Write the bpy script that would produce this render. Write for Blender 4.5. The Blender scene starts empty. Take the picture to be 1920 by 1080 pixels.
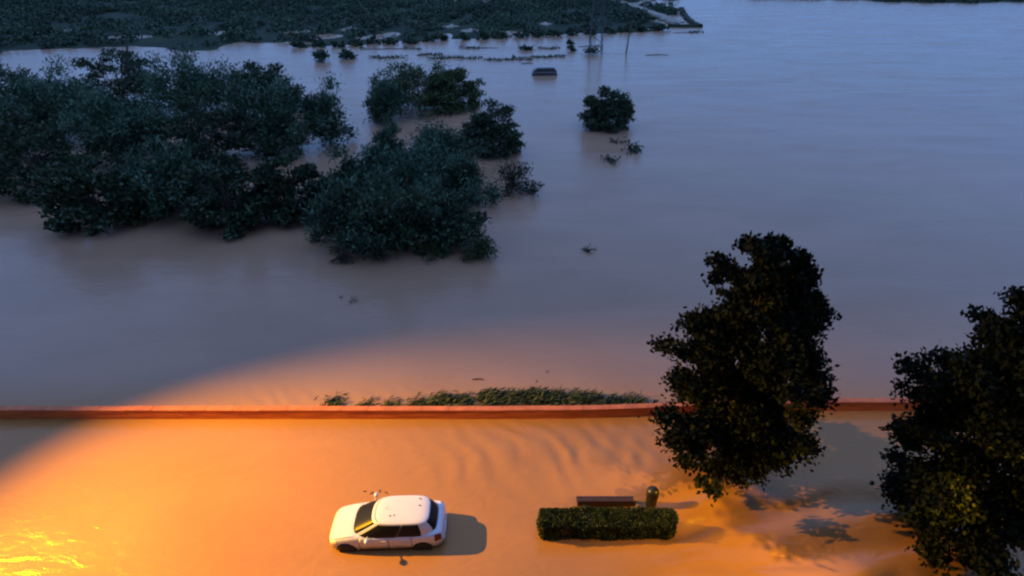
import bpy, bmesh, math, random
import numpy as np
from mathutils import Vector, Matrix

R = math.radians
random.seed(7)
rng = np.random.default_rng(7)
SC = bpy.context.scene
COL = SC.collection

# ------------------------------------------------------------------ camera
CAM_H, PITCH, FPX = 17.1, 30.2, 1100.0
cam_d = bpy.data.cameras.new("camera")
cam = bpy.data.objects.new("camera", cam_d)
COL.objects.link(cam)
cam.location = (0, 0, CAM_H)
cam.rotation_euler = (R(90 - PITCH), 0, 0)
cam_d.sensor_width = 36
cam_d.lens = 36 * FPX / 1920
cam_d.clip_start = 0.1
cam_d.clip_end = 6000
SC.camera = cam

# ------------------------------------------------------------------ sky
CLOUD = (1.13, 1.60, 3.15, 1)
CLOUD_LOW = (.25, .78, 2.1, 1)
SKY_TINT = (.06, .07, .09, 1)      # dusk cloud cover
world = bpy.data.worlds.new("World")
SC.world = world
world.use_nodes = True
wn = world.node_tree
wn.nodes.clear()
w_out = wn.nodes.new("ShaderNodeOutputWorld")
w_bg = wn.nodes.new("ShaderNodeBackground")
w_sky = wn.nodes.new("ShaderNodeTexSky")
w_sky.sky_type = 'NISHITA'
w_sky.sun_disc = False
w_sky.sun_elevation = R(5.0)
w_sky.sun_rotation = R(180)
w_sky.air_density = 1.0
w_sky.dust_density = 0.6
w_sky.ozone_density = 1.6
w_bg.inputs['Strength'].default_value = 0.08
w_tint = wn.nodes.new("ShaderNodeMix"); w_tint.data_type = 'RGBA'; w_tint.blend_type = 'MULTIPLY'
w_tint.inputs['Factor'].default_value = 1.0
w_tint.inputs[7].default_value = SKY_TINT
wn.links.new(w_sky.outputs[0], w_tint.inputs[6])
# an overcast deck: the cloud is brightest overhead and falls to a third at the horizon
w_tc = wn.nodes.new("ShaderNodeTexCoord"); w_sep = wn.nodes.new("ShaderNodeSeparateXYZ")
wn.links.new(w_tc.outputs['Generated'], w_sep.inputs[0])
w_el = wn.nodes.new("ShaderNodeMapRange"); w_el.inputs['From Min'].default_value = 0; w_el.inputs['From Max'].default_value = 1
w_el.inputs['To Min'].default_value = 0; w_el.inputs['To Max'].default_value = 1
wn.links.new(w_sep.outputs['Z'], w_el.inputs['Value'])
w_cl = wn.nodes.new("ShaderNodeMix"); w_cl.data_type = 'RGBA'; w_cl.blend_type = 'MIX'
w_cl.inputs[6].default_value = CLOUD_LOW; w_cl.inputs[7].default_value = CLOUD
wn.links.new(w_el.outputs[0], w_cl.inputs[0])
w_sum = wn.nodes.new("ShaderNodeMix"); w_sum.data_type = 'RGBA'; w_sum.blend_type = 'ADD'; w_sum.inputs['Factor'].default_value = 1
wn.links.new(w_tint.outputs[2], w_sum.inputs[6]); wn.links.new(w_cl.outputs[2], w_sum.inputs[7])
wn.links.new(w_sum.outputs[2], w_bg.inputs[0])
wn.links.new(w_bg.outputs[0], w_out.inputs[0])

sun_d = bpy.data.lights.new("dusk_sun", 'SUN')
sun_d.energy = 0.02
sun_d.angle = R(15)
sun_d.color = (0.75, 0.85, 1.0)
sun = bpy.data.objects.new("dusk_sun", sun_d)
COL.objects.link(sun)
sun.rotation_euler = (R(60), 0, 0)

SC.view_settings.view_transform = 'Standard'
SC.view_settings.look = 'None'
SC.view_settings.gamma = 1
SC.view_settings.use_curve_mapping = False
SC.view_settings.exposure = 2.3
SC.cycles.pixel_filter_type = 'BLACKMAN_HARRIS'
SC.cycles.filter_width = 2.3
SC.cycles.max_bounces = 5
SC.cycles.use_denoising = True

LAMP_W = 25500.0          # sodium lamp west of the car
LAMP2_W = 2400.0          # weaker sodium lamp east of the hedge
SODIUM = (1.0, 0.465, 0.0)

# ------------------------------------------------------------------ helpers
_p = R(PITCH)
def g(px, py, z=0.0):
    """ground point (height z) seen at photo pixel px,py"""
    u, v = (px - 960) / FPX, (540 - py) / FPX
    dy, dz = math.cos(_p) + v * math.sin(_p), -math.sin(_p) + v * math.cos(_p)
    t = (z - CAM_H) / dz
    return Vector((u * t, dy * t, z))
def axial(x, y, z=0):
    return y * math.cos(_p) + (CAM_H - z) * math.sin(_p)
def top_z(y, py):
    v = (540 - py) / FPX
    return CAM_H + y * (-math.sin(_p) + v * math.cos(_p)) / (math.cos(_p) + v * math.sin(_p))

def tag(o, label=None, cat=None, group=None, kind=None):
    if label: o['label'] = label
    if cat: o['category'] = cat
    if group: o['group'] = group
    if kind: o['kind'] = kind
    return o
def empty(name, loc, rz=0):
    o = bpy.data.objects.new(name, None)
    COL.objects.link(o); o.location = loc; o.rotation_euler = (0, 0, rz)
    o.empty_display_size = 0.3
    return o
def link_mesh(name, me, mat=None, parent=None, smooth=False):
    o = bpy.data.objects.new(name, me)
    COL.objects.link(o)
    if mat and not me.materials: me.materials.append(mat)
    if smooth:
        me.polygons.foreach_set("use_smooth", [True] * len(me.polygons))
    if parent: o.parent = parent
    return o
def obj_bm(name, bm, mat, parent=None, smooth=False):
    me = bpy.data.meshes.new(name)
    bm.normal_update(); bm.to_mesh(me); bm.free()
    return link_mesh(name, me, mat, parent, smooth)
def obj_py(name, vs, fs, mat, parent=None, smooth=False):
    me = bpy.data.meshes.new(name)
    me.from_pydata([tuple(v) for v in vs], [], fs); me.update()
    return link_mesh(name, me, mat, parent, smooth)
def add_box(bm, c, s, rot=None, bev=0.0):
    m = Matrix.Translation(c) @ (rot.to_4x4() if rot else Matrix.Identity(4)) @ Matrix.Diagonal((s[0], s[1], s[2], 1))
    r = bmesh.ops.create_cube(bm, size=1, matrix=m)
    if bev:
        es = list({e for v in r['verts'] for e in v.link_edges})
        bmesh.ops.bevel(bm, geom=es, offset=bev, segments=2, affect='EDGES', profile=0.5)
def add_tube(bm, pts, rad, n=6, caps=True):
    pts = [Vector(p) for p in pts]
    if not hasattr(rad, '__len__'): rad = [rad] * len(pts)
    rings = []
    for i, p in enumerate(pts):
        d = (pts[min(i + 1, len(pts) - 1)] - pts[max(i - 1, 0)]).normalized()
        a = d.cross(Vector((0, 0, 1)))
        if a.length < 0.05: a = d.cross(Vector((1, 0, 0)))
        a.normalize(); b = d.cross(a)
        rings.append([bm.verts.new(p + (a * math.cos(k * 2 * math.pi / n) + b * math.sin(k * 2 * math.pi / n)) * rad[i]) for k in range(n)])
    for i in range(len(rings) - 1):
        for k in range(n):
            bm.faces.new((rings[i][k], rings[i][(k + 1) % n], rings[i + 1][(k + 1) % n], rings[i + 1][k]))
    if caps:
        bm.faces.new(rings[0][::-1]); bm.faces.new(rings[-1])
def add_lathe(bm, prof, n=20, c=(0, 0, 0)):
    rings = [[bm.verts.new((c[0] + r * math.cos(2 * math.pi * k / n), c[1] + r * math.sin(2 * math.pi * k / n), c[2] + z)) for k in range(n)] for r, z in prof]
    for i in range(len(rings) - 1):
        for k in range(n):
            bm.faces.new((rings[i][k], rings[i][(k + 1) % n], rings[i + 1][(k + 1) % n], rings[i + 1][k]))
    bm.faces.new(rings[0][::-1]); bm.faces.new(rings[-1])

# numpy value noise
_perm = rng.random((256, 256))
def vnoise(x, y):
    xi, yi = np.floor(x).astype(int), np.floor(y).astype(int)
    fx, fy = x - xi, y - yi
    fx, fy = fx * fx * (3 - 2 * fx), fy * fy * (3 - 2 * fy)
    a = _perm[xi & 255, yi & 255]; b = _perm[(xi + 1) & 255, yi & 255]
    c = _perm[xi & 255, (yi + 1) & 255]; d = _perm[(xi + 1) & 255, (yi + 1) & 255]
    return (a * (1 - fx) + b * fx) * (1 - fy) + (c * (1 - fx) + d * fx) * fy
def fbm(x, y, o=4):
    s = 0; a = .5
    for i in range(o):
        s = s + a * vnoise(x * 2 ** i + 17 * i, y * 2 ** i + 31 * i); a *= .5
    return s - .47

# ------------------------------------------------------------------ materials
def new_mat(name):
    m = bpy.data.materials.new(name); m.use_nodes = True
    nt = m.node_tree
    return m, nt, nt.nodes['Principled BSDF']
def mat_simple(name, col, rough=0.6, metal=0.0, var=0.0, scale=5.0, bump=0.0, spec=0.5, coat=0.0):
    m, nt, b = new_mat(name)
    b.inputs['Base Color'].default_value = (*col, 1)
    b.inputs['Roughness'].default_value = rough
    b.inputs['Metallic'].default_value = metal
    b.inputs['Specular IOR Level'].default_value = spec
    b.inputs['Coat Weight'].default_value = coat
    if var or bump:
        tc = nt.nodes.new('ShaderNodeTexCoord')
        n = nt.nodes.new('ShaderNodeTexNoise'); n.inputs['Scale'].default_value = scale; n.inputs['Detail'].default_value = 6
        nt.links.new(tc.outputs['Object'], n.inputs['Vector'])
        if var:
            r = nt.nodes.new('ShaderNodeValToRGB')
            r.color_ramp.elements[0].position = .3; r.color_ramp.elements[1].position = .7
            r.color_ramp.elements[0].color = (*[c * (1 - var) for c in col], 1)
            r.color_ramp.elements[1].color = (*[min(1, c * (1 + var)) for c in col], 1)
            nt.links.new(n.outputs[0], r.inputs[0]); nt.links.new(r.outputs[0], b.inputs['Base Color'])
        if bump:
            bp = nt.nodes.new('ShaderNodeBump'); bp.inputs['Strength'].default_value = bump; bp.inputs['Distance'].default_value = .03
            nt.links.new(n.outputs[0], bp.inputs['Height']); nt.links.new(bp.outputs[0], b.inputs['Normal'])
    return m
def mat_leaf(name, c0, c1, c2=None, scale=1.2):
    """leaves: clumps of differing growth (noise) and a random tint per leaf"""
    m, nt, b = new_mat(name)
    tc = nt.nodes.new('ShaderNodeTexCoord')
    n = nt.nodes.new('ShaderNodeTexNoise'); n.inputs['Scale'].default_value = scale; n.inputs['Detail'].default_value = 3
    geo = nt.nodes.new('ShaderNodeNewGeometry')
    add = nt.nodes.new('ShaderNodeMath'); add.operation = 'MULTIPLY_ADD'; add.inputs[1].default_value = .34
    sub = nt.nodes.new('ShaderNodeMath'); sub.operation = 'SUBTRACT'; sub.inputs[1].default_value = .17
    r = nt.nodes.new('ShaderNodeValToRGB')
    r.color_ramp.elements[0].position = .3; r.color_ramp.elements[0].color = (*c0, 1)
    r.color_ramp.elements[1].position = .62; r.color_ramp.elements[1].color = (*c1, 1)
    if c2:
        e = r.color_ramp.elements.new(.85); e.color = (*c2, 1)
    nt.links.new(tc.outputs['Object'], n.inputs['Vector'])
    nt.links.new(geo.outputs['Random Per Island'], add.inputs[0])
    nt.links.new(n.outputs[0], sub.inputs[0]); nt.links.new(sub.outputs[0], add.inputs[2])
    nt.links.new(add.outputs[0], r.inputs[0]); nt.links.new(r.outputs[0], b.inputs['Base Color'])
    b.inputs['Roughness'].default_value = .6
    b.inputs['Specular IOR Level'].default_value = .25
    return m

M = {}
M['bark'] = mat_simple('bark', (.06, .05, .04), .9, var=.4, scale=8, bump=.5)
M['twig'] = mat_simple('wet_twig', (.035, .028, .025), .7, var=.4, scale=8)
M['leaf_blue'] = mat_leaf('leaf_blue_green', (.014, .034, .022), (.05, .112, .068), (.11, .20, .13), .55)
M['leaf_dark'] = mat_leaf('leaf_dark_green', (.012, .028, .016), (.03, .06, .03), (.055, .095, .042), .8)
M['leaf_olive'] = mat_leaf('leaf_olive_green', (.02, .038, .016), (.05, .085, .032), (.09, .13, .045), .9)
M['leaf_brown'] = mat_leaf('leaf_brown_green', (.022, .022, .018), (.04, .045, .03), None, 1.2)
M['leaf_far'] = mat_leaf('leaf_far_green', (.012, .028, .018), (.032, .066, .038), (.06, .11, .06), .045)
M['leaf_hedge'] = mat_leaf('leaf_hedge', (.012, .022, .008), (.03, .05, .014), (.06, .085, .025), 2.5)
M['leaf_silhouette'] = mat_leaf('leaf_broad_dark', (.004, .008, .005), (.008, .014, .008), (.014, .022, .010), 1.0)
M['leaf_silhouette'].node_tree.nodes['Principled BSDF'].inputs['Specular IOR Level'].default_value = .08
M['reed'] = mat_leaf('reed_green', (.022, .04, .024), (.042, .07, .038), (.08, .115, .06), 1.2)
M['paint'] = mat_simple('white_car_paint', (.54, .58, .66), .25, spec=.5, coat=.6)
_m = M['paint']; _nt = _m.node_tree; _b = _nt.nodes['Principled BSDF']
_tc = _nt.nodes.new('ShaderNodeTexCoord'); _sx = _nt.nodes.new('ShaderNodeSeparateXYZ'); _nt.links.new(_tc.outputs['Object'], _sx.inputs[0])
_n = _nt.nodes.new('ShaderNodeTexNoise'); _n.inputs['Scale'].default_value = 4; _n.inputs['Detail'].default_value = 7; _nt.links.new(_tc.outputs['Object'], _n.inputs['Vector'])
_ad = _nt.nodes.new('ShaderNodeMath'); _ad.operation = 'MULTIPLY_ADD'; _ad.inputs[1].default_value = -.5; _nt.links.new(_n.outputs[0], _ad.inputs[0]); _nt.links.new(_sx.outputs['Z'], _ad.inputs[2])
_mr = _nt.nodes.new('ShaderNodeMapRange'); _mr.inputs['From Min'].default_value = .02; _mr.inputs['From Max'].default_value = .30; _mr.inputs['To Min'].default_value = .75; _mr.inputs['To Max'].default_value = 0
_nt.links.new(_ad.outputs[0], _mr.inputs['Value'])
_mx = _nt.nodes.new('ShaderNodeMix'); _mx.data_type = 'RGBA'; _mx.inputs[6].default_value = (.54, .58, .66, 1); _mx.inputs[7].default_value = (.20, .15, .10, 1)
_nt.links.new(_mr.outputs[0], _mx.inputs['Factor']); _nt.links.new(_mx.outputs[2], _b.inputs['Base Color'])
M['glass'] = mat_simple('dark_car_glass', (.012, .014, .014), .32, spec=.12)
M['black'] = mat_simple('black_plastic', (.02, .02, .02), .55)
M['tyre'] = mat_simple('tyre_rubber', (.018, .018, .018), .85)
M['alloy'] = mat_simple('dull_alloy', (.32, .32, .33), .4, metal=.7)
M['lens'] = mat_simple('headlamp_lens', (.75, .74, .68), .15, spec=.8)
M['red_lens'] = mat_simple('tail_lamp_lens', (.10, .012, .01), .2)
M['plate'] = mat_simple('number_plate_white', (.7, .7, .68), .5)
M['metal'] = mat_simple('galvanised_steel', (.30, .31, .32), .5, metal=.6, var=.15, scale=3)
M['dark_metal'] = mat_simple('dark_steel', (.05, .055, .06), .45, metal=.5)
M['bin'] = mat_simple('bin_painted_metal', (.014, .016, .013), .38, metal=.1, spec=.5)
M['plank'] = mat_simple('reddish_bench_wood', (.032, .015, .013), .6, var=.35, scale=6)
M['concrete'] = mat_simple('grey_concrete', (.28, .27, .26), .85, var=.2, scale=3, bump=.3)
M['debris'] = mat_simple('waterlogged_wood', (.04, .03, .024), .6, var=.4, scale=5)
M['car_dark'] = mat_simple('dark_vehicle_paint', (.02, .02, .03), .3, coat=.5)
M['dirt'] = mat_simple('pale_dirt_track', (.20, .20, .17), .95, var=.25, scale=.4)
M['asphalt'] = mat_simple('asphalt', (.05, .05, .05), .9, var=.2, scale=2)
M['mud'] = mat_simple('mud_ground', (.10, .08, .06), .95, var=.3, scale=.3)

def wall_mat():
    m, nt, b = new_mat('red_rendered_wall')
    tc = nt.nodes.new('ShaderNodeTexCoord')
    mp = nt.nodes.new('ShaderNodeMapping'); mp.inputs['Scale'].default_value = (.5, 4, 5)
    n = nt.nodes.new('ShaderNodeTexNoise'); n.inputs['Scale'].default_value = 2; n.inputs['Detail'].default_value = 8
    r = nt.nodes.new('ShaderNodeValToRGB')
    r.color_ramp.elements[0].position = .3; r.color_ramp.elements[0].color = (.40, .09, .018, 1)
    r.color_ramp.elements[1].position = .7; r.color_ramp.elements[1].color = (.66, .18, .036, 1)
    nt.links.new(tc.outputs['Object'], mp.inputs[0]); nt.links.new(mp.outputs[0], n.inputs['Vector'])
    nt.links.new(n.outputs[0], r.inputs[0]); nt.links.new(r.outputs[0], b.inputs['Base Color'])
    bp = nt.nodes.new('ShaderNodeBump'); bp.inputs['Strength'].default_value = .4; bp.inputs['Distance'].default_value = .02
    nt.links.new(n.outputs[0], bp.inputs['Height']); nt.links.new(bp.outputs[0], b.inputs['Normal'])
    b.inputs['Roughness'].default_value = .8
    return m
M['wall'] = wall_mat()
M['coping'] = mat_simple('pinkish_coping', (.42, .125, .05), .8, var=.2, scale=2.5, bump=.2)

def water_mat():
    m, nt, b = new_mat('muddy_flood_water')
    tc = nt.nodes.new('ShaderNodeTexCoord')
    # suspended silt drifts in long soft streaks
    mp = nt.nodes.new('ShaderNodeMapping'); mp.inputs['Scale'].default_value = (.10, .22, 1); mp.inputs['Rotation'].default_value = (0, 0, R(-12))
    n = nt.nodes.new('ShaderNodeTexNoise'); n.inputs['Scale'].default_value = 1; n.inputs['Detail'].default_value = 5; n.inputs['Distortion'].default_value = .8
    r = nt.nodes.new('ShaderNodeValToRGB')
    r.color_ramp.elements[0].position = .3; r.color_ramp.elements[0].color = (.255, .165, .105, 1)
    r.color_ramp.elements[1].position = .7; r.color_ramp.elements[1].color = (.30, .197, .130, 1)
    nt.links.new(tc.outputs['Object'], mp.inputs[0]); nt.links.new(mp.outputs[0], n.inputs['Vector'])
    nt.links.new(n.outputs[0], r.inputs[0])
    # street-side water: yellower silt, with some of the lamp's orange put into its colour
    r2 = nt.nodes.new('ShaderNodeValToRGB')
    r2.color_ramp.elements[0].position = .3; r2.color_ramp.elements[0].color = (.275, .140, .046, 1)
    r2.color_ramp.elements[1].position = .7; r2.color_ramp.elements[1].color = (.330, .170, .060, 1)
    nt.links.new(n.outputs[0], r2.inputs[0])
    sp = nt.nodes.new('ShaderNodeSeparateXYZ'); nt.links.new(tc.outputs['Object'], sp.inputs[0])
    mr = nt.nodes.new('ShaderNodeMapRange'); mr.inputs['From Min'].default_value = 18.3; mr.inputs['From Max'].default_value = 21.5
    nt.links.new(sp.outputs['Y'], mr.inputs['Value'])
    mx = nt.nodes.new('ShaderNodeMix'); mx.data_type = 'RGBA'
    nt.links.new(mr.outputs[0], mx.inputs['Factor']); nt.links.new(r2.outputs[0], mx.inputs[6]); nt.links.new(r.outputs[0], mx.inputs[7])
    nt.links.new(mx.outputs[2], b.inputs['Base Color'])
    n3 = nt.nodes.new('ShaderNodeTexNoise'); n3.inputs['Scale'].default_value = .6; n3.inputs['Detail'].default_value = 5; n3.inputs['Distortion'].default_value = 1.5
    mp3 = nt.nodes.new('ShaderNodeMapping'); mp3.inputs['Scale'].default_value = (.12, .5, 1); mp3.inputs['Rotation'].default_value = (0, 0, R(8))
    nt.links.new(tc.outputs['Object'], mp3.inputs[0]); nt.links.new(mp3.outputs[0], n3.inputs['Vector'])
    rm = nt.nodes.new('ShaderNodeMapRange'); rm.inputs['From Min'].default_value = .35; rm.inputs['From Max'].default_value = .65
    rm.inputs['To Min'].default_value = .16; rm.inputs['To Max'].default_value = .28
    nt.links.new(n3.outputs[0], rm.inputs['Value']); nt.links.new(rm.outputs[0], b.inputs['Roughness'])
    b.inputs['IOR'].default_value = 1.33
    # ripples
    mp2 = nt.nodes.new('ShaderNodeMapping'); mp2.inputs['Scale'].default_value = (.7, 1.5, 1); mp2.inputs['Rotation'].default_value = (0, 0, R(20))
    n2 = nt.nodes.new('ShaderNodeTexNoise'); n2.inputs['Scale'].default_value = 1.6; n2.inputs['Detail'].default_value = 5; n2.inputs['Distortion'].default_value = 1.2
    nt.links.new(tc.outputs['Object'], mp2.inputs[0]); nt.links.new(mp2.outputs[0], n2.inputs['Vector'])
    bp = nt.nodes.new('ShaderNodeBump'); bp.inputs['Strength'].default_value = .5; bp.inputs['Distance'].default_value = .05
    nt.links.new(n2.outputs[0], bp.inputs['Height']); nt.links.new(bp.outputs[0], b.inputs['Normal'])
    return m
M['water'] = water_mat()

def field_mat():
    m, nt, b = new_mat('dark_field_growth')
    tc = nt.nodes.new('ShaderNodeTexCoord')
    n = nt.nodes.new('ShaderNodeTexNoise'); n.inputs['Scale'].default_value = .06; n.inputs['Detail'].default_value = 8
    r = nt.nodes.new('ShaderNodeValToRGB')
    r.color_ramp.elements[0].position = .35; r.color_ramp.elements[0].color = (.016, .030, .022, 1)
    r.color_ramp.elements[1].position = .70; r.color_ramp.elements[1].color = (.034, .052, .034, 1)
    nt.links.new(tc.outputs['Object'], n.inputs['Vector'])
    nt.links.new(n.outputs[0], r.inputs[0]); nt.links.new(r.outputs[0], b.inputs['Base Color'])
    b.inputs['Roughness'].default_value = .95; b.inputs['Specular IOR Level'].default_value = .1
    return m
M['field'] = field_mat()

# ------------------------------------------------------------------ setting: water, ground, street
def axis(lo, hi, step, lo_far, hi_far, ratio=1.12):
    core = list(np.arange(lo, hi + step / 2, step))
    a, s, x = [], step, lo
    while x > lo_far:
        s *= ratio; x -= s; a.append(x)
    b, s, x = [], step, hi
    while x < hi_far:
        s *= ratio; x += s; b.append(x)
    return np.array(a[::-1] + core + b)
def build_water():
    xs = axis(-19, 19, .09, -2500, 2500, 1.10)
    ys = axis(9.5, 24, .09, -60, 3500, 1.08)
    X, Y = np.meshgrid(xs, ys)
    # flow ripples between the wall and the hedge, running obliquely
    warp = fbm(X * .35, Y * .35, 3) * 3.0
    a = np.exp(-((X - 1.5) / 4.5) ** 2 - ((Y - 16.6) / 1.7) ** 2)
    z = a * .026 * np.sin((X * .85 + Y * .75 + warp * .8) * 6.5) * (0.4 + vnoise(X * .9, Y * .9))
    # fan of wavelets left of the leaning tree
    b = np.exp(-((X - 4.6) / 1.6) ** 2 - ((Y - 16.4) / 1.5) ** 2)
    z += b * .015 * np.sin((X * .9 - Y * .35 + warp * .5) * 6.0)
    # swells round the hedge end
    c = 1 / (1 + np.exp(-(X - 4.3) * 1.6)) * np.exp(-((Y - 12.6) / 2.6) ** 4)
    z += c * .11 * np.sin((Y * 1.0 - X * .22 + warp * .7) * 3.6) * (.5 + vnoise(X * .5, Y * .7))
    # water piling up behind the wall
    d = np.exp(-((Y - 19.6) / .9) ** 2) * (X > -12) * (X < 10)
    z += d * .012 * np.sin((X * .7 + Y * .9 + warp) * 7)
    # little turbulence in front of and behind the car
    e = np.exp(-((X + 5.0) / .7) ** 2 - ((Y - 14.05) / .35) ** 2) + np.exp(-((X + 6.3) / .6) ** 2 - ((Y - 12.0) / .7) ** 2)
    z += e * .03 * (fbm(X * 5, Y * 5, 3))
    near = (np.abs(X) < 19.5) & (Y < 25)
    z = np.where(near, z, 0)
    nx, ny = len(xs), len(ys)
    co = np.stack([X, Y, z], -1).reshape(-1, 3)
    i = np.arange(ny - 1)[:, None] * nx + np.arange(nx - 1)[None, :]
    q = np.stack([i, i + 1, i + nx + 1, i + nx], -1).reshape(-1, 4)
    me = bpy.data.meshes.new('flood_water')
    me.vertices.add(len(co)); me.vertices.foreach_set('co', co.ravel())
    me.loops.add(q.size); me.loops.foreach_set('vertex_index', q.ravel())
    me.polygons.add(len(q)); me.polygons.foreach_set('loop_start', np.arange(len(q)) * 4)
    me.polygons.foreach_set('loop_total', np.full(len(q), 4)); me.update()
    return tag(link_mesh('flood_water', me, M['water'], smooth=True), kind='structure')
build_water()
bm = bmesh.new(); add_box(bm, (0, 1500, -2.5), (5200, 3400, 1)); tag(obj_bm('ground', bm, M['mud']), kind='structure')
bm = bmesh.new(); add_box(bm, (0, 9, -.5), (120, 18.6, .7)); tag(obj_bm('road', bm, M['asphalt']), kind='structure')

# ------------------------------------------------------------------ far land with the orchard
# shoreline in world metres (x, y of the edge facing us)
SH = [g(px, py) for px, py in [(-500, 128), (0, 108), (300, 98), (600, 88), (640, 88), (700, 83), (790, 82), (800, 78), (830, 75), (900, 74), (960, 71), (1060, 67), (1150, 62), (1220, 58), (1268, 55)]]
shx = np.array([p.x for p in SH]); shy = np.array([p.y for p in SH])
EDGE = g(1268, 55)      # the land ends eastwards along a line to the far field corner
PUDDLES = [(728, 66, 2.2, 3.5, 2), (655, 55, 2.0, 2.5, 2), (688, 71, 2.0, 2, 2), (845, 50, 2.4, 2.5, 1.6), (882, 57, 2.0, 3, 2), (952, 63, 2.4, 3, 2), (1022, 45, 1.6, 3, 2),
           (832, 70, 1.2, 5, 2), (775, 50, 2.0, 2.5, 1.4), (608, 68, 3.0, 2.5, 2), (1210, 54, 2.6, 1.5, 1.2), (1120, 38, 1.5, 3, 1.2), (560, 60, 3, 3, 2), (420, 62, 4, 3, 2), (240, 70, 5, 3, 2), (100, 60, 4, 4, 2), (1232, 4, 5.5, 9, 2), (1195, 8, 4, 6, 1.2), (870, 2, 16, 7, 2.0)]
PUDC = {(p[0], p[1]): tuple(g(p[0], p[1])[:2]) for p in PUDDLES}
def land_h(x, y):
    yy = np.interp(x, shx, shy)
    d = (y - yy)
    # eastern edge
    ex = np.interp(y, [EDGE.y, g(1262, 33).y, g(1263, 0).y, 400, 900], [EDGE.x, g(1262, 33).x, g(1263, 0).x, 108, 200])
    de = ex - x
    dd = np.minimum(d, de * 1.2)
    dd = np.maximum(dd, np.minimum(y - 236 + 10 * np.sin(x * .05), (x - 92) * .6))
    n = fbm(x * .10, y * .10, 4)
    n2 = fbm(x * .03 + 9, y * .03, 3)
    h = np.where(dd < 0, dd * .12, np.minimum(dd * .03, .55)) + n * np.where(dd < 22, .9, .35) + n2 * .5
    for (px, py, sx, sy, a) in PUDDLES:
        q = PUDC[(px, py)]
        h = h - a * np.exp(-((x - q[0]) / (sx * .9)) ** 2 - ((y - q[1]) / (sy * 1.1)) ** 2)
    return np.clip(h, -1.6, 1.5)
def build_land():
    xs = np.concatenate([np.arange(-420, -100, 6), np.arange(-100, 110, 1.5), np.arange(110, 420, 4)])
    ys = np.concatenate([np.arange(95, 260, 1.5), np.arange(260, 900, 12)])
    X, Y = np.meshgrid(xs, ys); Z = land_h(X, Y)
    nx, ny = len(xs), len(ys)
    co = np.stack([X, Y, Z], -1).reshape(-1, 3)
    i = np.arange(ny - 1)[:, None] * nx + np.arange(nx - 1)[None, :]
    q = np.stack([i, i + 1, i + nx + 1, i + nx], -1).reshape(-1, 4)
    zq = co[q][:, :, 2].max(1); q = q[zq > -1.0]
    me = bpy.data.meshes.new('field')
    me.from_pydata(co.tolist(), [], q.tolist()); me.update()
    return tag(link_mesh('field', me, M['field'], smooth=True), kind='structure')
build_land()

def leaf_cards(P, D, L, W, jitter=.6):
    """one diamond-shaped leaf (4 verts) per point, long axis D; returns verts, quads"""
    n = len(P)
    D = D + rng.normal(0, jitter, (n, 3)); D /= np.linalg.norm(D, axis=1)[:, None] + 1e-9
    S = np.cross(D, rng.normal(0, 1, (n, 3))); S /= np.linalg.norm(S, axis=1)[:, None] + 1e-9
    L = (L * rng.uniform(.6, 1.3, n))[:, None]; W = (W * rng.uniform(.7, 1.3, n))[:, None]
    v = np.stack([P - D * L * .5, P + S * W * .5 - D * L * .05, P + D * L * .5, P - S * W * .5 - D * L * .05], 1)
    return v.reshape(-1, 3)
def cards_obj(name, V, mat, parent=None):
    n = len(V) // 4
    me = bpy.data.meshes.new(name)
    me.vertices.add(len(V)); me.vertices.foreach_set('co', np.ascontiguousarray(V, dtype=np.float32).ravel())
    me.loops.add(n * 4); me.loops.foreach_set('vertex_index', np.arange(n * 4))
    me.polygons.add(n); me.polygons.foreach_set('loop_start', np.arange(n) * 4)
    me.polygons.foreach_set('loop_total', np.full(n, 4)); me.update()
    return link_mesh(name, me, mat, parent)

# track first, so that trees keep off it
track_px = [(1118, -8), (1150, 4), (1185, 12), (1212, 24), (1240, 33), (1262, 43), (1275, 47)]
TR = [g(*p) for p in track_px]
track2 = [g(1200, 11), g(1216, 3), g(1232, -6)]
def near_track(x, y, w):
    best = 1e9
    for line in (TR, track2):
        for a, b in zip(line[:-1], line[1:]):
            ab = np.array([b.x - a.x, b.y - a.y]); t = np.clip(((x - a.x) * ab[0] + (y - a.y) * ab[1]) / (ab @ ab), 0, 1)
            best = np.minimum(best, np.hypot(x - a.x - t * ab[0], y - a.y - t * ab[1]))
    return best < w
def strip(name, line, w, z0, mat, thick=.5, label=None, cat=None):
    pts = []
    for a, b in zip(line[:-1], line[1:]):
        for k in range(6): pts.append(a.lerp(b, k / 6))
    pts.append(line[-1])
    vs, fs = [], []
    for i, p in enumerate(pts):
        d = (pts[min(i + 1, len(pts) - 1)] - pts[max(0, i - 1)]).normalized(); s = Vector((d.y, -d.x, 0))
        ww = w * (1 + .25 * math.sin(i * 1.7))
        zz = max(z0, float(land_h(np.array(p.x), np.array(p.y))) + .12)
        for q, h in ((-ww, -thick), (-ww * .8, 0), (ww * .8, 0), (ww, -thick)):
            vs.append(Vector((p.x, p.y, zz + h)) + s * q * .5)
    for i in range(len(pts) - 1):
        for k in range(3):
            a = i * 4 + k; fs.append((a, a + 1, a + 5, a + 4))
    return obj_py(name, vs, fs, mat)
tag(strip('dirt_track', TR, 3.2, .7, M['dirt']), kind='structure')
tag(strip('dirt_track', track2, 2.6, .7, M['dirt']), kind='structure')
# levee curving through the far water
LV = [g(1277, 17), g(1281, 26), g(1288, 36), g(1299, 45), g(1312, 51)]
tag(strip('levee', LV, 1.7, .6, M['field'], 1.2), kind='structure')
LV2 = [g(1252, 50), g(1275, 51), g(1300, 50.5), g(1312, 51)]
tag(strip('levee', LV2, 1.6, .6, M['field'], 1.0), kind='structure')

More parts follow.
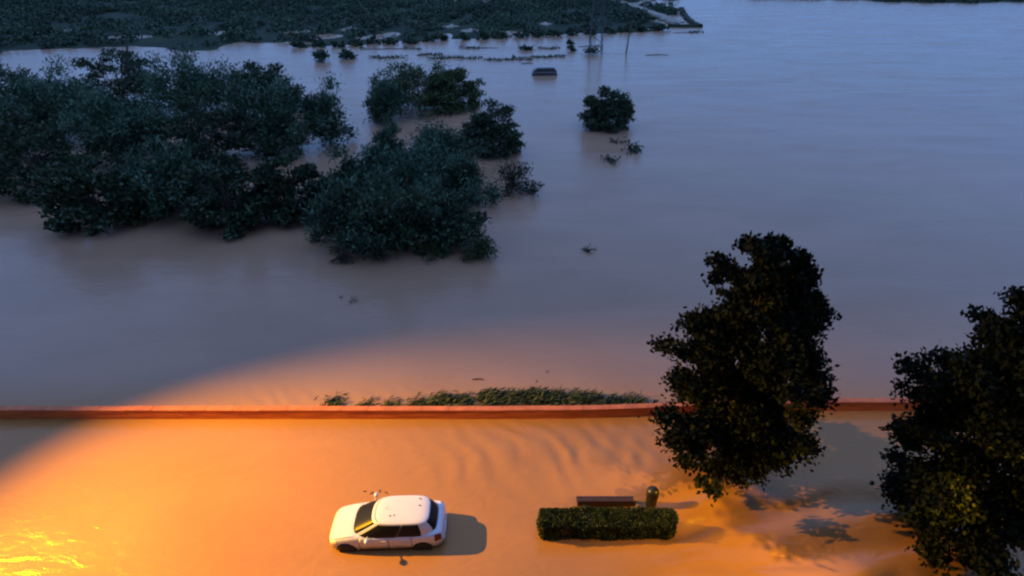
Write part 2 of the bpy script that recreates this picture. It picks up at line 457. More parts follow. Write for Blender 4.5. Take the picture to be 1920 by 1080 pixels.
CLEAR = []
for (px, py, w_) in [(728, 65, 20), (655, 54, 16), (688, 70, 14), (845, 50, 12), (882, 57, 14), (952, 62, 14), (1022, 45, 12), (420, 64, 18)]:
    c_ = g(px, py, .5); a_ = w_ / 2 / (FPX / axial(c_.x, c_.y)); b_ = 3.6
    CLEAR.append((c_.x, c_.y, a_, b_))
    vs = []; K = 18
    for k in range(K):
        t_ = 6.283 * k / K; q_ = 1 + .25 * math.sin(3 * t_ + px) + random.uniform(-.12, .12)
        vs.append((c_.x + a_ * q_ * math.cos(t_), c_.y + b_ * q_ * math.sin(t_)))
    z_ = float(max(land_h(np.array([v[0] for v in vs]), np.array([v[1] for v in vs])).max(), .3)) + .15
    tag(obj_py('dirt_clearing', [(x_, y_, z_) for x_, y_ in vs] + [(x_ * 1.0, y_, z_ - 1.2) for x_, y_ in vs], [tuple(range(K))] + [(k, k + K, (k + 1) % K + K, (k + 1) % K) for k in range(K)], M['dirt']), kind='structure')
def build_orchard():
    N = 7200
    x = rng.uniform(-260, 250, N); y = 95 + 190 * rng.uniform(0, 1, N) ** 1.0
    # loose planting rows
    y = np.round(y / 5.0) * 5.0 + rng.normal(0, 1.6, N)
    h = land_h(x, y)
    for cx_, cy_, a_, b_ in CLEAR:
        h = np.where((np.abs(x - cx_) < a_ + 1.6) & (y > cy_ - b_ - 15) & (y < cy_ + b_ + 1.5), -1, h)
    keep = (h > .02) & ~near_track(x, y, 3.6) & (vnoise(x * .07, y * .07) > .16)
    x, y, h = x[keep], y[keep], h[keep]
    Vs = []
    k = 56
    n = len(x)
    r = rng.uniform(1.4, 2.6, n)
    ph = rng.uniform(0, 2 * math.pi, (n, k)); el = np.arcsin(rng.uniform(-.1, 1, (n, k)))
    rr = rng.uniform(.65, 1.05, (n, k))
    D = np.stack([np.cos(ph) * np.cos(el), np.sin(ph) * np.cos(el), np.sin(el)], -1)
    P = D * (rr * r[:, None])[..., None] * np.array([1, 1, .62]) + np.stack([x, y, h + .15], -1)[:, None, :]
    V = leaf_cards(P.reshape(-1, 3), D.reshape(-1, 3), .70, .48, 1.0)
    o = cards_obj('orchard', V, M['leaf_far'])
    return tag(o, 'dark orchard spreading across the far bank beyond the flood', 'orchard', kind='stuff')
build_orchard()

# ------------------------------------------------------------------ trees
def make_tree(name, loc, rad, height, label, mat, group=None, cat='tree', leaf=(.22, .12), n=4000, style='round', clumps=38,
              low=.0, trunk_r=.12, ecc=1.0, seed=None, lean=(0, 0), tw=None):
    """tapered trunk, limbs to every clump and a crown of small leaves"""
    rng = np.random.default_rng(int(abs(loc[0]) * 1000 + loc[1] * 77 + (seed or 0)))
    root = empty(name, (loc[0], loc[1], 0))
    tag(root, label, cat, group)
    if style != 'cone': low = -.45
    cz, hz = (low + 1) / 2 * height, (1 - low) / 2 * height
    # clump centres
    cs = []
    while len(cs) < clumps:
        d = rng.normal(0, 1, 3); d /= np.linalg.norm(d)
        q = rng.uniform(.35, .92) if rng.random() < .75 else rng.uniform(.0, .5)
        if style == 'dome': q = rng.uniform(.2, .86) ** .6
        p = d * q
        if cz + p[2] * hz < 0: continue
        if style == 'dome' and p[2] < -.55: continue
        wa = .045 if style == 'dome' else .18
        wob = 1 + wa * math.sin(3 * math.atan2(d[1], d[0]) + loc[0]) + rng.normal(0, wa * .5)
        cs.append((p[0] * rad * ecc * wob, p[1] * rad * wob, cz + p[2] * hz * (1 + rng.normal(0, .08 if style != 'dome' else .02))))
    if style == 'dome':       # the crown spreads down to the waterline all round
        for _ in range(clumps // 3):
            a_ = rng.uniform(0, 6.283); q_ = rng.uniform(.45, .84)
            cs.append((math.cos(a_) * q_ * rad, math.sin(a_) * q_ * rad, height * rng.uniform(.08, .35)))
        clumps = len(cs) * 3 // 4
    cs = np.array(cs)
    if style == 'cone':
        t = np.clip(cs[:, 2] / height, 0, 1)
        n_ = len(cs); t = rng.uniform(.02, .97, n_) ** .85; ph = rng.uniform(0, 6.283, n_)
        rr_ = rad * np.interp(t, [0, .15, .4, .65, .85, 1], [.52, .74, .92, .90, .52, .12]) * rng.uniform(.15, 1.0, n_) ** .6 * (1 + .25 * np.sin(ph * 3 + t * 9))
        cs = np.stack([np.cos(ph) * rr_, np.sin(ph) * rr_, t * height], -1)
    cs[:, 0] += lean[0] * cs[:, 2]; cs[:, 1] += lean[1] * cs[:, 2]
    cs[:, 2] = np.maximum(cs[:, 2], .05)
    cr = rad * rng.uniform(.22, .46, len(cs)) * (38 / clumps) ** .33
    if style == 'dome': cr = np.clip(cr, rad * .17, rad * .24)
    if style == 'cone': cr = rad * rng.uniform(.13, .27, len(cs)) * np.interp(cs[:, 2] / height, [.6, 1], [1, .55])
    # leaves
    w = cr ** 2; w /= w.sum()
    idx = rng.choice(len(cs), n, p=w)
    d = rng.normal(0, 1, (n, 3)); d /= np.linalg.norm(d, axis=1)[:, None]
    d[:, 2] = np.where(d[:, 2] < -.3, -d[:, 2], d[:, 2])
    q = np.abs(rng.normal(.62, .22 if style == 'dome' else .32, n))
    flat = .75 if style != 'feather' else 1.0
    P = cs[idx] + d * (q * cr[idx])[:, None] * np.array([1, 1, flat])
    ctr = np.array([0, 0, cz * .6])
    O = P - ctr; O /= np.linalg.norm(O, axis=1)[:, None] + 1e-9
    if style == 'feather':
        # long narrow plumes rising and arching out at the rim
        k = n // 4
        sp = rng.choice(len(cs), k)
        up = O[rng.choice(n, k)] * .8 + np.array([.35, 0, .8]); up /= np.linalg.norm(up, axis=1)[:, None]
        P2 = cs[sp] + up * (cr[sp] * rng.uniform(.5, 1.3, k))[:, None]
        P = np.concatenate([P, P2]); O = np.concatenate([O + np.array([.2, 0, .2]), up * 1.6])
    P[:, 2] = np.maximum(P[:, 2], .03)
    V = leaf_cards(P, O, leaf[0], leaf[1], .55)
    cards_obj('crown', V, mat, root)
    # wood
    bm = bmesh.new()
    fork = np.array([lean[0] * height * .3, lean[1] * height * .3, height * .3])
    add_tube(bm, [(0, 0, -1.2), tuple(fork * .5), tuple(fork), tuple(np.array([lean[0], lean[1], 1]) * height * .75)], [trunk_r * 1.3, trunk_r, trunk_r * .8, trunk_r * .25], 7)
    for c in cs[:26]:
        s = fork * rng.uniform(.5, 1.6); mid = (s + c) / 2 + np.array([0, 0, .12 * rad])
        add_tube(bm, [tuple(s), tuple(mid), tuple(c)], [trunk_r * .4, trunk_r * .25, trunk_r * .08], 4, False)
    obj_bm('trunk', bm, M['bark'], root)
    return root
def tree_px(name, px, py, wpx, toppx, label, mat, **kw):
    """base at photo pixel px,py on the water, crown wpx wide reaching up to toppx"""
    b = g(px, py)
    r = wpx / 2 / (FPX / axial(b.x, b.y, 1))
    b.y += r * .6
    b.x *= 1 + r * .6 / b.y
    h = top_z(b.y - r * .1, toppx)
    return make_tree(name, b, r * 1.06, max(h, .8) * 1.03, label, mat, **kw)

GR = 'trees standing in the flood'
T = tree_px
FE = dict(style='feather', leaf=(.36, .12), clumps=42)
# main flooded grove (left of centre), nearest first
T('willow', 735, 484, 180, 352, 'blue-green feathery tree at the front of the flooded grove', M['leaf_blue'], group=GR, n=9000, **FE)
T('willow', 838, 478, 160, 352, 'blue-green tree at the front right of the grove above two low bushes', M['leaf_blue'], group=GR, n=8500, **FE)
T('willow', 645, 470, 150, 340, 'feathery tree on the near left side of the grove beside a dark stub', M['leaf_blue'], group=GR, n=6500, **FE)
T('willow', 760, 415, 200, 285, 'broad blue-green tree in the middle of the flooded grove', M['leaf_blue'], group=GR, n=10000, **FE)
T('willow', 872, 392, 120, 290, 'blue-green tree in the grove next to the ragged brown bush', M['leaf_blue'], group=GR, n=6000, **FE)
T('willow', 660, 400, 140, 268, 'tree with upright plumes on the left shoulder of the grove', M['leaf_blue'], group=GR, n=6000, **FE)
T('willow', 722, 330, 92, 222, 'tall narrow plumed tree linking the grove to the rear mound', M['leaf_blue'], group=GR, n=5000, **FE)
T('willow', 832, 342, 150, 252, 'tree at the back of the grove just below the strip of open water', M['leaf_blue'], group=GR, n=6500, **FE)
T('evergreen_tree', 925, 296, 124, 190, 'dense dark round tree at the right shoulder of the grove', M['leaf_dark'], group=GR, n=17000, leaf=(.24, .14), clumps=130, style='dome')
T('broad_tree', 788, 216, 190, 112, 'widest dark tree of the rear mound behind the grove', M['leaf_olive'], group=GR, n=13000, leaf=(.32, .16), clumps=80, style='dome')
T('broad_tree', 850, 210, 128, 112, 'dark tree forming the right end of the rear mound', M['leaf_olive'], group=GR, n=11000, leaf=(.32, .16), clumps=70, style='dome')
T('broad_tree', 728, 236, 86, 150, 'feathery tree at the left end of the rear mound', M['leaf_blue'], group=GR, n=5000, leaf=(.5, .1), clumps=40, style='feather')
T('broad_tree', 622, 278, 112, 155, 'dark tree left of the grove across a narrow gap of water', M['leaf_blue'], group=GR, n=6000, leaf=(.4, .12), clumps=45, style='feather')
T('orange_tree', 1138, 247, 104, 167, 'lone round dense tree standing by itself in open floodwater', M['leaf_dark'], group=GR, n=19000, leaf=(.24, .15), clumps=170, style='dome')
# bushes
BG = 'bushes poking out of the flood'
T('bush', 960, 372, 92, 312, 'ragged brown-green bush reaching right from the grove', M['leaf_brown'], cat='bush', group=BG, n=1700, leaf=(.24, .10), clumps=26, trunk_r=.06)
T('bush', 996, 370, 40, 330, 'small sprig bush at the far right tip of the grove', M['leaf_dark'], cat='bush', group=BG, n=420, leaf=(.22, .09), clumps=9, trunk_r=.04)
T('bush', 902, 492, 66, 447, 'low dark green bush below the front right of the grove', M['leaf_olive'], cat='bush', group=BG, n=2200, leaf=(.17, .08), clumps=22, trunk_r=.05)
T('bush', 805, 484, 80, 440, 'low olive-green bush at the front foot of the grove', M['leaf_olive'], cat='bush', group=BG, n=2000, leaf=(.17, .08), clumps=22, trunk_r=.05)
T('bush', 640, 499, 38, 464, 'small dark stubby bush at the near left foot of the grove', M['leaf_brown'], cat='bush', group=BG, n=700, leaf=(.14, .07), clumps=10, trunk_r=.05)
T('bush', 652, 111, 32, 96, 'small round bush in far water just off the orchard bank', M['leaf_far'], cat='bush', group=BG, n=500, leaf=(.5, .3), clumps=12, trunk_r=.08)
T('bush', 604, 116, 34, 92, 'dark bush left of the small round bush off the orchard bank', M['leaf_far'], cat='bush', group=BG, n=600, leaf=(.5, .3), clumps=12, trunk_r=.08)
# the grove goes on to the left
LG = 'trees of the western grove'
for i, (px, py, w, tp, mt, lab) in enumerate([
    (520, 300, 170, 150, 'leaf_blue', 'blue-green plumed tree left of the gap beside the grove'),
    (560, 420, 150, 290, 'leaf_dark', 'dark tree just left of the near left side of the grove'),
    (440, 440, 170, 300, 'leaf_dark', 'dark tree at the near edge of the western grove, right end'),
    (330, 420, 190, 270, 'leaf_blue', 'wide plumed tree at the near edge of the western grove'),
    (200, 440, 180, 300, 'leaf_dark', 'dark tree at the near edge of the western grove, left of the wide plumed one'),
    (400, 330, 200, 180, 'leaf_dark', 'big dark tree in the middle of the western grove'),
    (250, 330, 200, 170, 'leaf_blue', 'plumed tree in the middle of the western grove'),
    (90, 380, 190, 230, 'leaf_dark', 'dark tree in the western grove near the left frame edge'),
    (120, 280, 200, 130, 'leaf_blue', 'tall plumed tree behind the left edge of the western grove'),
    (-30, 330, 200, 170, 'leaf_dark', 'dark tree cut by the left frame edge'),
    (500, 220, 150, 115, 'leaf_dark', 'dark tree at the back of the western grove, right end'),
    (370, 225, 180, 95, 'leaf_blue', 'plumed tree at the back of the western grove, middle'),
    (240, 215, 170, 85, 'leaf_dark', 'dark tree at the back of the western grove, left of middle'),
    (20, 215, 180, 110, 'leaf_dark', 'dark tree at the back of the western grove by the left frame edge')]):
    fe = mt == 'leaf_blue'
    T('willow' if fe else 'broad_tree', px, py, w, tp, lab, M[mt], group=LG, n=9500, leaf=(.42, .14) if fe else (.34, .20), clumps=62, style='feather' if fe else 'dome')
# trees along the far shore, one by one
for i, px in enumerate([560, 600, 634, 668, 700, 733, 770, 806, 828, 868, 905, 938, 975, 1008, 1040, 1075, 1108, 1140, 1172, 1205, 1236]):
    p = g(px, 0); t = np.interp(px, [-500, 0, 300, 600, 640, 700, 790, 800, 830, 900, 960, 1060, 1150, 1220, 1268], [128, 108, 98, 88, 88, 83, 82, 78, 75, 74, 71, 67, 62, 58, 55])
    w = 26 + 10 * random.random()
    T('orchard_tree', px, t + 1, w, t - 10 - 4 * random.random(),
      'low dark tree on the far shoreline edge of the orchard', M['leaf_far'], group='orchard trees along the far shoreline', n=420, leaf=(.6, .4), clumps=14, trunk_r=.12, style='dome', low=.0)
# near trees on the right
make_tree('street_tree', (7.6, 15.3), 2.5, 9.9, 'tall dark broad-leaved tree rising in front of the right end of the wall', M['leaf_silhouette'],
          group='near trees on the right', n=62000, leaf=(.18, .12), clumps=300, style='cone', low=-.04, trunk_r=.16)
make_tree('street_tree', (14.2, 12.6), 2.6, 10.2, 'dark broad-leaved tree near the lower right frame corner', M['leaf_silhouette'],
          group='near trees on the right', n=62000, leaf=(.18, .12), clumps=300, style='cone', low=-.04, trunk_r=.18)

# ------------------------------------------------------------------ the block of flats the picture is taken from, made tall to cut sky light
def block():
    root = empty('apartment_block', (0, -7.5, 0)); tag(root, 'pale apartment block behind the viewpoint facing the flooded street', 'building')
    wm = mat_simple('dull_render', (.20, .18, .16), .9, var=.1, scale=1, bump=.1)
    bm = bmesh.new(); add_box(bm, (0, 0, 17), (60, 13, 36)); obj_bm('wall', bm, wm, root)
    for sx in (-1, 1):
        bm = bmesh.new(); add_box(bm, (sx * 27, 10.5, 17), (6, 7.99, 36)); obj_bm('sky_shade_wing', bm, wm, root)  # unseen wings, added to block sky light from the near water
    bm = bmesh.new(); add_box(bm, (0, 0, 35.2), (60.6, 13.6, .4)); obj_bm('roof', bm, wm, root)
    fm = bpy.data.meshes.new('window'); pm = None
    bm = bmesh.new()
    for c, q in (((0, 0, .75), (1.5, .08, .08)), ((0, 0, -.75), (1.5, .08, .08)), ((-.72, 0, 0), (.07, .08, 1.42)), ((.72, 0, 0), (.07, .08, 1.42)), ((0, 0, 0), (.05, .06, 1.42))): add_box(bm, c, q)
    bm.to_mesh(fm); bm.free(); fm.materials.append(M['black'])
    bm = bmesh.new(); add_box(bm, (0, -.02, 0), (1.37, .02, 1.42)); gm_ = bpy.data.meshes.new('pane'); bm.to_mesh(gm_); bm.free(); gm_.materials.append(M['glass'])
    for fl in range(11):
        for i in range(11):
            w = bpy.data.objects.new('window', fm); COL.objects.link(w); w.parent = root; w.location = (-20 + i * 4, 6.56, 2 + fl * 3)
            q = bpy.data.objects.new('pane', gm_); COL.objects.link(q); q.parent = w
block()

# ------------------------------------------------------------------ retaining wall
wl = empty('garden_wall', (0, 18.5, 0)); tag(wl, 'low rust-red wall with paler coping crossing the flood', 'wall')
def wall_part(name, y0, y1, z0, z1, mat):
    vs, fs = [], []
    xs = [-60, -20, -8, 0, 2, 3.5, 5, 6.5, 8, 10, 13, 45]
    off = [0, 0, 0, 0, .02, .06, .13, .22, .32, .42, .5, .5]
    n = 0
    for x, o in zip(xs, off):
        for (yy, zz) in ((y0, z0), (y0, z1), (y1, z1), (y1, z0)): vs.append((x, yy + o, zz))
    for i in range(len(xs) - 1):
        for k in range(4):
            a = i * 4 + k; b = i * 4 + (k + 1) % 4
            fs.append((a, b, b + 4, a + 4))
    fs.append((0, 3, 2, 1)); e = (len(xs) - 1) * 4; fs.append((e, e + 1, e + 2, e + 3))
    return obj_py(name, vs, fs, mat, wl)
wall_part('wall_body', -.03, .20, -1.2, .44, M['wall'])
for i in range(60):
    xa, xb = -34 + i * 1.12 + .006, -34 + (i + 1) * 1.12 - .006
    oa, ob = (float(np.interp(q, [2, 3.5, 5, 6.5, 8, 10, 13], [.02, .06, .13, .22, .32, .42, .5])) if q > 0 else 0 for q in (xa, xb))
    dz, dy = random.uniform(-.004, .006), random.uniform(-.006, .006)
    vs = [(x, y + o + dy, z + dz) for x, o in ((xa, oa), (xb, ob)) for y, z in ((-.05, .446), (-.05, .487), (-.03, .503), (.21, .503), (.23, .487), (.23, .446))]
    fs = [(k, k + 6, (k + 1) % 6 + 6, (k + 1) % 6) for k in range(6)] + [(0, 1, 2, 3, 4, 5), (11, 10, 9, 8, 7, 6)]
    obj_py('coping_stone', vs, fs, M['coping'], wl)

# ------------------------------------------------------------------ reeds behind the wall
def reed(x, y, w, h, n, lab):
    root = empty('reed_clump', (x, y, 0)); tag(root, lab, 'reeds', 'reed clumps behind the wall')
    P = np.stack([rng.normal(0, w * .42, n), rng.normal(0, .22, n), np.abs(rng.normal(0, h * .40, n)) + .02], -1)
    P[:, 0] += P[:, 2] * .7
    D = np.tile([.8, .15, .55], (n, 1))
    cards_obj('blades', leaf_cards(P, D, .34, .05, .35), M['reed'], root)
    bm = bmesh.new()
    for _ in range(9):
        a = random.uniform(-w * .35, w * .35); add_tube(bm, [(a, 0, -.5), (a + .1, .02, .05), (a + .1 + h * .6, .05, h * .9)], [.012, .011, .005], 4)
    obj_bm('stem', bm, M['reed'], root)
spots = [(-7.7, .22, 300, 'faint low reed tuft behind the wall at its visible left end'), (-6.3, .16, 160, 'thin reed tuft second from the left behind the wall'),
         (-5.2, .18, 200, 'thin pale reed tuft behind the wall, above the car bonnet'), (-4.1, .20, 300, 'small reed tuft behind the wall, above the car roof'),
         (-3.1, .34, 900, 'reed clump behind the wall just right of the small thin tufts'), (-2.2, .30, 600, 'loose reed clump left of the densest reeds'),
         (-1.0, .50, 1500, 'dense green reed clump, left one of the thickest stretch'), (-.1, .46, 1400, 'dense reed clump next to the leftmost thick one'),
         (.8, .52, 1500, 'dense reed clump in the middle of the thick stretch'), (1.7, .46, 1200, 'dense reed clump right of the middle of the thick stretch'),
         (2.6, .42, 900, 'reed clump at the right end of the thick stretch'), (3.4, .36, 700, 'looser reed clump left of the tall dark tree'),
         (4.4, .30, 520, 'sparse reed clump second nearest the tall dark tree'), (5.3, .26, 420, 'sparse reed clump nearest the tall dark tree')]
for x, h, n, lab in spots:
    reed(x, 19.35 + (h - .2) * 1.2, .62, h * random.uniform(.68, .95), int(n * .6), lab)

# ------------------------------------------------------------------ hedge
def hedge():
    x0, x1, y0, y1, h = .92, 5.50, 12.68, 13.42, .74
    root = empty('box_hedge', ((x0 + x1) / 2, (y0 + y1) / 2, 0)); tag(root, 'clipped dark green box hedge standing in the flooded street', 'hedge')
    a, b = (x1 - x0) / 2, (y1 - y0) / 2
    def shell(s):
        n = 26000
        th = rng.uniform(0, 2 * math.pi, n)
        # rounded box side and top samples
        side = rng.random(n) < .5
        t = rng.uniform(-1, 1, n); u = rng.uniform(-1, 1, n)
        X = t * a; Y = u * b; Z = np.full(n, h)
        k = rng.random(n)
        Yf = np.where(k < .5, -b, b); Xe = np.where(k < .5, -a, a)
        m1 = side & (rng.random(n) < .82); m2 = side & ~m1
        Y = np.where(m1, Yf, Y); Z = np.where(side, rng.uniform(0, h, n), Z)
        X = np.where(m2, Xe, X)
        # round the right hand end in plan and the left one a little
        lim_r = a - .30 * (np.abs(Y) / b) ** 3; lim_l = a - .08 * (np.abs(Y) / b) ** 4
        X = np.clip(X, -lim_l, lim_r)
        nrm = np.stack([np.where(m2, np.sign(X), 0), np.where(m1, np.sign(Y), 0), np.where(side, .35, 1)], -1).astype(float)
        lump = fbm(X * 2.3 + 5, (Y + Z) * 2.3, 3) * .26
        P = np.stack([X, Y, Z], -1) + nrm * (lump - (np.abs(rng.normal(0, .035, n)) - (rng.random(n) < .04) * rng.uniform(0, .09, n)))[:, None]
        # soft shoulders
        edge = (np.abs(P[:, 1]) > b - .08) & (P[:, 2] > h - .08); P[edge, 2] -= .04
        P[:, 2] = np.clip(P[:, 2], .01, None)
        return P, nrm
    P, N = shell(1)
    cards_obj('foliage', leaf_cards(P, N, .085, .055, .8), M['leaf_hedge'], root)
    bm = bmesh.new(); add_box(bm, (-.06, 0, (h - .08) / 2 - .25), (2 * a - .34, 2 * b - .14, h - .08 + .5), bev=.05)
    obj_bm('inner_twigs', bm, M['twig'], root)
    bm = bmesh.new()
    for i in range(14):
        x = -a + .2 + i * (2 * a - .4) / 13; add_tube(bm, [(x, 0, -.6), (x + .03, .05, .1), (x, -.1, h * .7)], [.03, .02, .008], 5)
    obj_bm('stem', bm, M['bark'], root)
hedge()

# ------------------------------------------------------------------ bench behind the hedge
def bench():
    b0, b1 = 2.28, 4.30
    root = empty('park_bench', ((b0 + b1) / 2, 13.98, -.28)); tag(root, 'dark slatted bench behind the hedge with its back to the street', 'bench')
    L = (b1 - b0) / 2
    for i in range(4):
        bm = bmesh.new(); add_box(bm, (0, -.02 + i * .105, .47), (2 * L, .085, .035), bev=.006); obj_bm('seat_slat', bm, M['plank'], root)
    for i in range(3):
        bm = bmesh.new(); add_box(bm, (0, -.13 - i * .022, .56 + i * .115), (2 * L, .03, .095), bev=.006); obj_bm('back_slat', bm, M['plank'], root)
    for s in (-.8, .8):
        bm = bmesh.new()
        add_box(bm, (s, .30, .2), (.06, .05, .5)); add_box(bm, (s, -.06, .2), (.06, .05, .5)); add_box(bm, (s, .13, .435), (.06, .42, .03))
        add_tube(bm, [(s, -.07, .44), (s, -.155, .86)], .022, 6)
        obj_bm('bench_support', bm, M['dark_metal'], root)
bench()

# ------------------------------------------------------------------ domed litter bin
def litter_bin():
    p = (4.93, 14.15)
    root = empty('litter_bin', (p[0], p[1], -.26)); tag(root, 'dark domed litter bin at the right end of the bench', 'bin')
    bm = bmesh.new(); add_lathe(bm, [(.17, 0), (.18, .04), (.20, .62), (.205, .66)], 24); obj_bm('bin_body', bm, M['bin'], root, True)
    bm = bmesh.new(); add_lathe(bm, [(.215, .663), (.222, .68), (.222, .86), (.212, .93), (.17, 1.0), (.10, 1.045), (.02, 1.06)], 24); obj_bm('bin_hood', bm, M['bin'], root, True)
    bm = bmesh.new(); add_box(bm, (0, -.222, .79), (.20, .012, .10), bev=.004); obj_bm('bin_slot', bm, M['black'], root)
litter_bin()

# ------------------------------------------------------------------ white hatchback
def pchip(xs, vs, x):
    xs, vs = np.array(xs), np.array(vs)
    i = np.clip(np.searchsorted(xs, x) - 1, 0, len(xs) - 2)
    t = (x - xs[i]) / (xs[i + 1] - xs[i])
    m = np.gradient(vs, xs)
    h = xs[i + 1] - xs[i]
    return ((2 * t**3 - 3 * t**2 + 1) * vs[i] + (t**3 - 2 * t**2 + t) * h * m[i] + (-2 * t**3 + 3 * t**2) * vs[i + 1] + (t**3 - t**2) * h * m[i + 1])
SX = [0, .05, .16, .36, .62, .95, 1.35, 2.0, 2.8, 3.3, 3.62, 3.80, 3.88, 3.92]
SW = [.42, .58, .71, .785, .81, .825, .83, .83, .83, .82, .79, .73, .66, .55]
SB = [.34, .25, .20, .18, .18, .18, .18, .18, .18, .20, .23, .27, .31, .36]
SE = [.52, .60, .68, .75, .82, .88, .885, .89, .90, .92, .94, .93, .84, .70]
SCN = [.55, .64, .735, .82, .90, .94, .93, .93, .93, .965, .965, .945, .86, .72]
def body_ring(x):
    w, zb, ze, zc = (float(pchip(SX, a, x)) for a in (SW, SB, SE, SCN))
    zm = zb + (ze - zb) * .55
    return [(w * .86, zb), (w * .94, zb + .05), (w * .975, zb + .16), (w, zm - .08), (w * .998, zm + .02), (w * .985, ze - .13), (w * .965, ze - .07), (w * .93, ze - .025),
            (w * .86, ze + (zc - ze) * .12), (w * .72, ze + (zc - ze) * .45), (w * .45, ze + (zc - ze) * .82), (w * .2, ze + (zc - ze) * .96), (0, zc)]
# greenhouse rings: x centre, half length, half width, z
GV = [0, .25, .5, .75, .92, 1.0]
def gh(v, th, off=0.0):
    x_f = np.interp(v, [0, .92, 1], [.80, 1.66, 1.78]); x_r = np.interp(v, [0, .5, .92, 1], [3.74, 3.60, 3.42, 3.32])
    hw = np.interp(v, [0, .5, .92, 1], [.79, .72, .645, .61]); z = np.interp(v, [0, .92, 1], [.84, 1.35, 1.385])
    xc, a = (x_f + x_r) / 2, (x_r - x_f) / 2
    n = 5.0
    c, s = math.cos(th), math.sin(th)
    rr = (abs(c) ** n + abs(s) ** n) ** (-1 / n); cx, sy = c * rr, s * rr
    x = xc + (a + off) * cx; y = (hw + off) * sy
    if c < 0: x -= .10 * (1 - sy * sy) * abs(cx)      # windscreen bows forward
    else: x += .03 * (1 - sy * sy) * abs(cx)
    hw_t = 1 - .05 * max(0, cx) ** 3 - .06 * max(0, -cx) ** 3
    return Vector((x, y * hw_t, z + off * .25))
def gpatch(name, v0, v1, t0, t1, mat, parent, off=.006, nv=7, nt=18, skew0=0, skew1=0):
    """patch of the greenhouse skin with its own thickness"""
    vs, fs = [], []
    for layer in (off, -.02):
        for i in range(nv):
            for j in range(nt):
                v = v0 + (v1 - v0) * i / (nv - 1); q = j / (nt - 1)
                t = (t0 + skew0 * v) * (1 - q) + (t1 + skew1 * v) * q
                vs.append(gh(v, t, layer))
    N = nv * nt
    def I(l, i, j): return l * N + i * nt + j
    for i in range(nv - 1):
        for j in range(nt - 1):
            fs.append((I(0, i, j), I(0, i, j + 1), I(0, i + 1, j + 1), I(0, i + 1, j)))
    for j in range(nt - 1):
        fs.append((I(0, 0, j), I(1, 0, j), I(1, 0, j + 1), I(0, 0, j + 1))); fs.append((I(0, nv - 1, j), I(0, nv - 1, j + 1), I(1, nv - 1, j + 1), I(1, nv - 1, j)))
    for i in range(nv - 1):
        fs.append((I(0, i, 0), I(0, i + 1, 0), I(1, i + 1, 0), I(1, i, 0))); fs.append((I(0, i, nt - 1), I(1, i, nt - 1), I(1, i + 1, nt - 1), I(0, i + 1, nt - 1)))
    o = obj_py(name, vs, fs, mat, parent, True)
    return o
def bpatch(name, x0, x1, k0, k1, side, mat, parent, off=.005, nx=14):
    vs, fs = [], []
    K = k1 - k0 + 1
    for l in (off, -.015):
        for i in range(nx):
            x = x0 + (x1 - x0) * i / (nx - 1); ring = body_ring(x)
            for k in range(k0, k1 + 1):
                y, z = ring[k]
                vs.append(Vector((x, side * (y + l), z + (l if k > 8 else 0))))
    N = nx * K
    def I(l, i, k): return l * N + i * K + k
    for i in range(nx - 1):
        for k in range(K - 1): fs.append((I(0, i, k), I(0, i + 1, k), I(0, i + 1, k + 1), I(0, i, k + 1)))
        fs.append((I(0, i, 0), I(1, i, 0), I(1, i + 1, 0), I(0, i + 1, 0))); fs.append((I(0, i, K - 1), I(0, i + 1, K - 1), I(1, i + 1, K - 1), I(1, i, K - 1)))
    for k in range(K - 1):
        fs.append((I(0, 0, k), I(0, 0, k + 1), I(1, 0, k + 1), I(1, 0, k))); fs.append((I(0, nx - 1, k), I(1, nx - 1, k), I(1, nx - 1, k + 1), I(0, nx - 1, k + 1)))
    return obj_py(name, vs, fs, mat, parent, True)
WX = (.66, 3.22)      # wheel centres along the car
def wheel(parent, x, side):
    c = (x, side * .74, .29)
    w = empty('wheel', c); w.parent = parent
    def lathe_y(prof, n=28):
        bm = bmesh.new(); add_lathe(bm, prof, n); bmesh.ops.rotate(bm, verts=bm.verts, cent=(0, 0, 0), matrix=Matrix.Rotation(R(-90 * side), 3, 'X')); return bm
    obj_bm('tyre', lathe_y([(.19, -.09), (.26, -.09), (.287, -.06), (.29, 0), (.287, .06), (.26, .085), (.19, .08)]), M['tyre'], w, True)
    bm = lathe_y([(.19, -.05), (.19, .06), (.17, .03), (.05, .045), (.03, .05)])
    for k in range(5):
        add_box(bm, (math.cos(k * 1.2566) * .10, side * .055, math.sin(k * 1.2566) * .10), (.16, .02, .04), Matrix.Rotation(-k * 1.2566, 3, 'Y'))
    obj_bm('rim', bm, M['alloy'], w)
